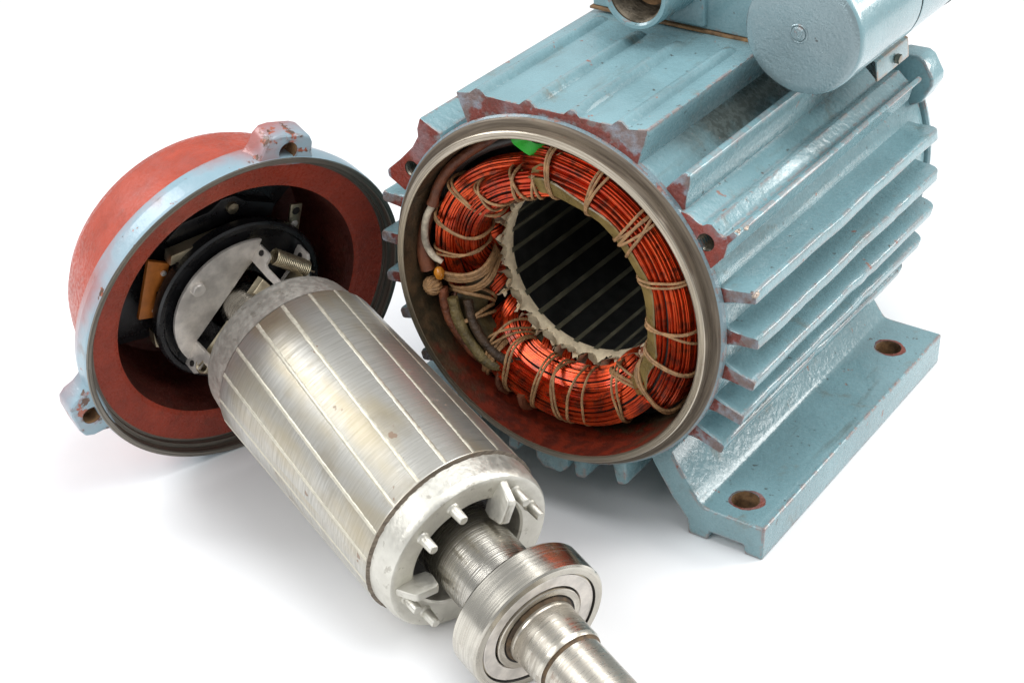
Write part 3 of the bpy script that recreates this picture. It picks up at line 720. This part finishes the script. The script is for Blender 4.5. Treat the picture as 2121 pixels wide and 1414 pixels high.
# varnished paper flap under the green sleeve
mb = MB(); fp = [pol(103, .70, .12), pol(100, .76, .09), pol(88, .87, .12), pol(86, .86, .17), pol(93, .74, .14), pol(99, .66, .12)]
ctr = sum(fp, Vector())/6
mb.add([*fp, ctr+Vector((0, -.02, 0)), *[p+Vector((0, .006, -.004)) for p in fp]], [(i, (i+1) % 6, 6) for i in range(6)]+[(i, (i+1) % 6, 7+(i+1) % 6, 7+i) for i in range(6)])
hb(mb, 'paper_flap', ['tape'], fix=False)

# ================================================================== END COVER (bell)
BC = Vector((-1.5184, 9.5669, 1.0228)); bn = Vector((0.577933, -0.797502, -0.173157)); hv = Vector((0.809734, 0.586797, 0)); vv = Vector((0.101608, -0.14021, 0.984892))
RM = Matrix(((hv.x, vv.x, bn.x), (hv.y, vv.y, bn.y), (hv.z, vv.z, bn.z)))
bell = thing('end_cover', 'round red cover with blue rim and ears, standing open behind the silver rotor', 'motor end cover', BC)
bell.rotation_euler = RM.to_euler()
def bb(mb, name, mats, parent=bell, **k): return mb.build(name, mats, parent, **k)
mb = MB(); mb.lathe([(1.0, -.20), (.968, -.225), (.945, -.25), (.905, -.42), (.868, -.56), (.845, -.63), (.805, -.70), (.745, -.75), (.65, -.775), (.35, -.79), (.34, -.88), (0, -.89)], 128, 'z')
bb(mb, 'shell', ['red_clean'])
mb = MB(); mb.lathe([(1.037, -.004), (1.041, -.02), (1.036, -.12), (1.018, -.185), (.985, -.213), (.95, -.22)], 128, 'z')
flg = bb(mb, 'flange', ['blue_red'])
mb = MB(); mb.lathe([(1.037, -.004), (1.030, .001), (1.006, .001), (1.0, -.004), (.996, -.045), (.975, -.05), (.972, -.075), (.958, -.078)], 128, 'z')
bb(mb, 'machined_face', ['bellface'])
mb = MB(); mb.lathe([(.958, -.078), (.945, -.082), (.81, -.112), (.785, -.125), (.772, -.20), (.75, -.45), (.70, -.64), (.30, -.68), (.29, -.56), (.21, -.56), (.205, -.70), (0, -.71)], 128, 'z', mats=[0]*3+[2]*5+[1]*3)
bb(mb, 'inner_wall', ['red_in', 'core', 'shaded_red'])
for th in (77.5, 199, 317):
    mb = MB(); out = [(-.22, .98), (-.185, 1.02), (-.165, 1.06), (-.155, 1.12), (-.125, 1.165), (-.07, 1.178), (.07, 1.178), (.125, 1.165), (.155, 1.12), (.165, 1.06), (.185, 1.02), (.22, .98)]
    ca, sa = math.cos(D(th)), math.sin(D(th))
    mb.prism([(r*ca-t*sa, r*sa+t*ca) for t, r in out], -.175, -.008, axis='z')
    ear = bb(mb, 'bolt_ear', ['ear_paint', 'brown'], bevel=.022, segs=3)
    c = MB(); c.tube([(1.075*ca, 1.075*sa, .05), (1.075*ca, 1.075*sa, -.10)], .058, 28, 0); co_ = c.build('cutter', 'brown'); co_.parent = bell
    bpy.context.view_layer.update(); cut(ear, [co_])
    mb = MB(); mb.lathe([(.0575, -.012), (.0575, -.099), (.02, -.104), (0, -.1)], 28, 'z'); mb.v = [(x+1.075*ca, y+1.075*sa, z) for x, y, z in mb.v]
    bb(mb, 'bolt_hole', ['rustdirt'], parent=ear, fix=False)
# switch plate inside
def lerp2(p35, p50, s): k = (s+.35)/(-.15); return (p35[0]+(p50[0]-p35[0])*k, p35[1]+(p50[1]-p35[1])*k)
mb = MB(); mb.prism(arc((0, 0), .715, D(35), D(212), 40)+[(-.40, -.40), (-.1, -.1), (.3, .1)], -.60, -.52, axis='z'); bb(mb, 'switch_plate', ['black'], bevel=.01)
mb = MB(); mb.prism([(-.30, .33), (-.20, .42), (-.02, .44), (.06, .50), (.15, .50), (.22, .44), (.42, .36), (.40, .27), (.15, .35), (-.28, .25)], -.52, -.45, axis='z'); arm = bb(mb, 'switch_arm', ['black'], bevel=.01)
mb = MB(); mb.lathe([(.038, -.45), (.036, -.425), (.0, -.42)], 20, 'z'); mb.v = [(x+.125, y+.43, z) for x, y, z in mb.v]; bb(mb, 'screw', ['brasscol'], parent=arm)
s_ = -.40
F4 = [lerp2(a, b, s_) for a, b in (((-.468, .314), (-.393, .186)), ((-.331, .246), (-.254, .117)), ((-.408, -.116), (-.332, -.252)), ((-.541, -.089), (-.468, -.224)))]
nt = [(F4[1][0]*.55+F4[2][0]*.45, F4[1][1]*.55+F4[2][1]*.45), (F4[1][0]*.42+F4[2][0]*.58, F4[1][1]*.42+F4[2][1]*.58)]
poly = [F4[0], F4[1], nt[0], (nt[0][0]-.055, nt[0][1]-.01), (nt[1][0]-.05, nt[1][1]), nt[1], F4[2], F4[3]]
mb = MB(); mb.prism(poly, s_-.03, s_, axis='z'); fb = bb(mb, 'fibre_board', ['fibre'], bevel=.006)
for p in ((F4[1][0]-.045, F4[1][1]-.05), (F4[2][0]-.03, F4[2][1]+.06)):
    mb = MB(); mb.lathe([(.018, s_), (.016, s_+.012), (0, s_+.014)], 14, 'z'); mb.v = [(x+p[0], y+p[1], z) for x, y, z in mb.v]; bb(mb, 'rivet', ['zinc'], parent=fb)
mb = MB(); mb.prism([lerp2(a, b, s_) for a, b in (((-.36, .28), (-.283, .15)), ((-.35, .347), (-.274, .22)), ((-.02, .385), (.06, .255)), ((-.039, .335), (.044, .205)), ((-.30, .295), (-.22, .165)))], s_-.02, s_+.06, axis='z'); bb(mb, 'contact_strip', ['brasscol'], bevel=.004)
mb = MB(); mb.prism([lerp2(a, b, s_) for a, b in (((-.472, -.182), (-.398, -.319)), ((-.46, -.29), (-.385, -.429)), ((-.318, -.374), (-.241, -.514)), ((-.29, -.30), (-.215, -.44)))], s_-.02, s_+.05, axis='z'); bb(mb, 'contact_strip', ['brasscol'], bevel=.004)
s_ = -.42
Q = [lerp2(a, b, s_) for a, b in (((.471, .39), (.564, .264)), ((.551, .373), (.645, .247)), ((.519, .081), (.613, -.051)), ((.441, .127), (.533, -.005)))]
mb = MB(); mb.prism(Q, s_-.016, s_, axis='z'); tsp = bb(mb, 'terminal_strip', ['brasscol'], bevel=.006)
for k in (.17, .5):
    p = [(Q[0][i]*.5+Q[1][i]*.5)*(1-k)+(Q[2][i]*.5+Q[3][i]*.5)*k for i in (0, 1)]
    mb = MB(); mb.lathe([(.026, s_+.002), (.022, s_+.004), (.0, s_+.003)], 16, 'z'); mb.v = [(x+p[0], y+p[1], z) for x, y, z in mb.v]; bb(mb, 'terminal_hole', ['dark'] if k < .3 else ['zinc'], parent=tsp)

# ================================================================== ROTOR
KR = 1.022
CAMP = Vector((0, 0, CAM_Z)); BC0 = Vector((-1.5184, 9.5669, 1.0268)); RO = CAMP+(BC0-CAMP)*KR
rotor = thing('rotor', 'silver cylinder with slanted bars, shaft and ball bearing, leaning into the red cover', 'rotor', RO)
rotor.rotation_euler = RM.to_euler()
def rb(mb, name, mats, parent=rotor, **k): return mb.build(name, mats, parent, scale=S*KR, **k)
S0, S1, RR = .5625, 2.067, .5204
mb = MB(); mb.lathe([(.40, S0), (RR-.004, S0), (RR, S0+.006), (RR, 1.0), (RR, 1.5), (RR, S1-.006), (RR-.004, S1), (.40, S1)], 160, 'z'); lam = rb(mb, 'lamination_stack', ['lam'])
bars = []
for vr in range(4):
    mb = MB(); n = 110; rj = random.Random(vr+50); vs = []
    for i in range(n+1):
        u = i/n; th = -D(5.9)+D(11.8)*u+rj.uniform(-.0009, .0009); s_ = S0+.008+(S1-S0-.016)*u
        w = .0105*rj.uniform(.86, 1.14)/RR
        for a, r in ((-1.12, RR-.001), (-1, RR+.0012), (1, RR+.0012), (1.12, RR-.001)): vs.append((r*math.cos(th+a*w), r*math.sin(th+a*w), s_))
    mb.add(vs, [(i*4+k, i*4+k+1, (i+1)*4+k+1, (i+1)*4+k) for i in range(n) for k in range(3)])
    bars.append(mb)
objs = [rb(b, 'rotor_bar', ['bar'], parent=lam, angle=80) for b in bars]
for k in range(19):
    a = D(111+18.947*k)
    if k < 4: objs[k].rotation_euler = (0, 0, a)
    else: dup(objs[k % 4], (0, 0, a))
# end rings
mb = MB(); mb.lathe([(.30, .345), (.455, .345), (.474, .352), (.482, .37), (.505, S0-.012), (.512, S0-.003), (.505, S0), (.30, S0)], 128, 'z'); rb(mb, 'end_ring', ['alu'])
mb = MB(); mb.lathe([(.35, S1), (.49, S1), (.498, S1+.004), (.507, S1+.012), (.500, 2.19), (.494, 2.215), (.482, 2.231), (.468, 2.2345), (.45, 2.231), (.345, 2.225), (.333, 2.215), (.327, 2.19), (.325, S1)], 128, 'z'); er = rb(mb, 'end_ring', ['alu'])
mb = MB(); rj = random.Random(5); n = 160; vs = []
for i in range(n):
    a = 2*PI*i/n
    for r, s_ in ((RR-.001, S1-.004), (RR+.0015+rj.uniform(0, .004), S1+.003), (.505, S1+.012+rj.uniform(0, .006))): vs.append((r*math.cos(a), r*math.sin(a), s_))
mb.add(vs, [(i*3+k, i*3+k+1, ((i+1) % n)*3+k+1, ((i+1) % n)*3+k) for i in range(n) for k in range(2)]); rb(mb, 'joint_burr', ['shoulder'], parent=er)
mb = MB(); mb.lathe([(.325, S1+.02), (.225, S1+.02)], 64, 'z'); rb(mb, 'inner_web', ['dark'])
# fan blades: sloped cast paddles
for th in (68, 188, 308):
    ca, sa = math.cos(D(th)), math.sin(D(th)); R_ = lambda r, t, s_: (r*ca-t*sa, r*sa+t*ca, s_)
    mb = MB()
    o = [(.455, 2.22), (.44, 2.25), (.40, 2.325), (.385, 2.338), (.275, 2.35), (.258, 2.338), (.245, 2.26), (.26, 2.22), (.34, 2.20)]
    vs = [R_(r, -.026-.018*(s_-2.2)/.15, s_) for r, s_ in o]+[R_(r, .024-.012*(s_-2.2)/.15, s_) for r, s_ in o]
    n = len(o); mb.add(vs, [tuple(range(n)), tuple(reversed(range(n, 2*n)))]+[(i, n+i, n+(i+1) % n, (i+1) % n) for i in range(n)])
    rb(mb, 'fan_blade', ['alu'], parent=er, bevel=.010, segs=3)
for th in (110, 140, 50, 22, -128, -159, -10, -38, 0):
    if th in (-10, 0): continue
    x, y = .397*math.cos(D(th)), .397*math.sin(D(th))
    mb = MB(); mb.tube([(x, y, 2.215), (x, y, 2.235), (x, y, 2.24), (x, y, 2.322), (x, y, 2.329)], [.040, .034, .030, .0265, .022], 20); rb(mb, 'balance_pin', ['alu'], parent=er)
# shaft
mb = MB(); mb.lathe([(.0, -.42), (.13, -.42), (.135, -.41), (.135, .36)], 48, 'z'); rb(mb, 'rear_shaft', ['steel'])
mb = MB(); rows = [(.224, S1)]
for k in range(34):
    s_ = 2.14+k*.0128; rows += [(.2245, s_), (.2222, s_+.0064)]
rows += [(.2245, 2.59), (.2235, 2.655)]
mb.lathe(rows, 96, 'z'); rb(mb, 'shaft', ['knurl'], angle=70)
mb = MB(); mb.lathe([(.192, 2.70), (.192, 2.875), (.189, 2.88), (.189, 3.075), (.181, 3.098), (.173, 3.103), (.170, 3.115), (.170, 3.75), (.155, 3.77), (0, 3.77)], 96, 'z'); rb(mb, 'shaft_end', ['shaftend'])
mb = MB(); mb.lathe([(.170, 3.117), (.1725, 3.110), (.1745, 3.104), (.1815, 3.099)], 96, 'z'); rb(mb, 'step_rust', ['grime'])
mb = MB(); mb.lathe([(.1925, 2.860), (.194, 2.850), (.199, 2.843), (.205, 2.841)], 96, 'z'); rb(mb, 'dried_grease', ['grime'])
# bearing
mb = MB(); B0, B1, BR = 2.6474, 2.8432, .3957
mb.lathe([(.30, B0), (.3865, B0), (BR, B0+.011), (BR, B1-.011), (.3865, B1-.0006), (.345, B1)], 128, 'z'); bo = rb(mb, 'bearing', ['steel'])
mb = MB(); mb.lathe([(.345, B1), (.3415, B1-.006), (.340, B1-.026)], 96, 'z'); rb(mb, 'snap_groove', ['dark'], parent=bo)
mb = MB(); mb.lathe([(.335, B1-.026), (.334, B1-.008), (.327, B1-.006), (.322, B1-.009), (.27, B1-.013), (.262, B1-.012), (.258, B1-.02)], 96, 'z'); rb(mb, 'shield', ['zinc'], parent=bo)
mb = MB(); mb.lathe([(.340, B1-.02), (.338, B1-.014), (.334, B1-.0135)], 96, 'z'); rb(mb, 'retaining_ring', ['brasscol'], parent=bo)
mb = MB(); mb.lathe([(.258, B1-.03), (.2515, B1-.03), (.2505, B1-.004), (.246, B1), (.215, B1), (.205, B1-.006), (.192, B1-.012)], 96, 'z', mats=[1, 0, 0, 0, 1, 1]); rb(mb, 'inner_race', ['shaftend', 'dark'], parent=bo)
mb = MB(); mb.lathe([(.335, B0+.004), (.33, B0+.012), (.262, B0+.012), (.255, B0+.004), (.222, B0+.002)], 96, 'z'); rb(mb, 'shield', ['zinc'], parent=bo)
# centrifugal switch
mb = MB(); mb.lathe([(.20, -.20), (.52, -.20), (.535, -.19), (.538, -.165), (.538, -.13), (.525, -.118), (.50, -.118), (.49, -.13), (.46, -.135), (.40, -.14), (.20, -.14)], 96, 'z'); rb(mb, 'switch_collar', ['black'])
for flip in (0, PI):
    R2 = Matrix.Rotation(flip, 3, 'Z')
    def rot(mb_):
        mb_.v = [tuple(R2 @ Vector(p)) for p in mb_.v]; return mb_
    mb = MB(); pl = arc((0, 0), .45, D(75), D(218), 40)+[(-.325, -.165), (-.30, -.135), (.02, .262), (.05, .29)]
    mb.prism(pl, -.10, -.078, axis='z'); rot(mb); plate = rb(mb, 'governor_plate', ['zinc'], bevel=.004)
    def flange(p0, p1, sg):
        p0, p1 = Vector(p0), Vector(p1); d = (p1-p0); nrm = Vector((-d.y, d.x)).normalized()*.011
        o = [(0, -.09), (1, -.09), (1.0, .015), (.88, .035), (.42, .04), (.36, .06), (.36, .20), (.30, .205), (0, .205), (-.03, .1)]
        mb = MB(); vs = []
        for sgn in (1, -1):
            for u, s_ in o: q = p0+d*u+nrm*sgn; vs.append((q.x, q.y, s_))
        n = len(o); mb.add(vs, [tuple(range(n)), tuple(reversed(range(n, 2*n)))]+[(i, n+i, n+(i+1) % n, (i+1) % n) for i in range(n)]); return mb
    a_ = rb(rot(flange((.055, .305), (.112, .398), 1)), 'spring_tab', ['zinc'], parent=plate, bevel=.004)
    mb = MB(); q = Vector((.097, .373)); mb.tube([(q.x-.016, q.y+.010, -.03), (q.x+.016, q.y-.010, -.03)], .018, 14); rb(rot(mb), 'tab_hole', ['dark'], parent=plate)
    rb(rot(flange((-.308, -.150), (-.372, -.300), 1)), 'spring_tab', ['zinc'], parent=plate, bevel=.004)
    mb = MB(); q = Vector((-.356, -.262)); mb.tube([(q.x-.016, q.y+.008, -.03), (q.x+.016, q.y-.008, -.03)], .018, 14); rb(rot(mb), 'tab_hole', ['dark'], parent=plate)
    mb = MB(); mb.lathe([(.045, -.078), (.042, -.055), (.036, -.048), (.0, -.046)], 24, 'z'); mb.v = [(x-.302, y+.238, z) for x, y, z in mb.v]; rb(rot(mb), 'rivet', ['zinc'], parent=plate)
    # coil spring between the two plates
    A_, B_ = Vector((.15, .352, -.005)), Vector((.345, .225, .045)); ax_ = (B_-A_).normalized(); u_ = ax_.cross(Vector((0, 0, 1))).normalized(); w_ = ax_.cross(u_); tn = 19
    pts = [(.095, .385, -.03), (.12, .37, -.02)]+[A_+(B_-A_)*(i/(tn*12))+(u_*math.cos(2*PI*i/12)+w_*math.sin(2*PI*i/12))*.045 for i in range(tn*12+1)]+[(.36, .21, .05), (.385, .20, .07)]
    mb = MB(); mb.tube(pts, .0062, 6); rb(rot(mb), 'spring', ['brasscol'])
    # folded sliding bracket
    p0, p1 = Vector((-.285, -.235)), Vector((.085, .215)); d = (p1-p0).normalized(); nr = Vector((d.y, -d.x))
    prof = [(-.03, -.02), (0.0, .0), (.012, .05), (.012, .27), (.0, .275), (.0, .06), (-.014, .012), (-.04, -.008)]
    mb = MB(); vs = [(*(p0+nr*a), s_) for a, s_ in prof]+[(*(p1+nr*a), s_) for a, s_ in prof]; n = len(prof)
    mb.add(vs, [(i, (i+1) % n, n+(i+1) % n, n+i) for i in range(n)]+[tuple(reversed(range(n))), tuple(range(n, 2*n))]); rb(rot(mb), 'governor_bracket', ['brasscol'], bevel=.003)
mb = MB(); mb.lathe([(.12, -.118), (.14, -.116), (.148, -.10), (.148, .20), (.14, .21), (.12, .21)], 64, 'z'); rb(mb, 'governor_sleeve', ['knurl'])
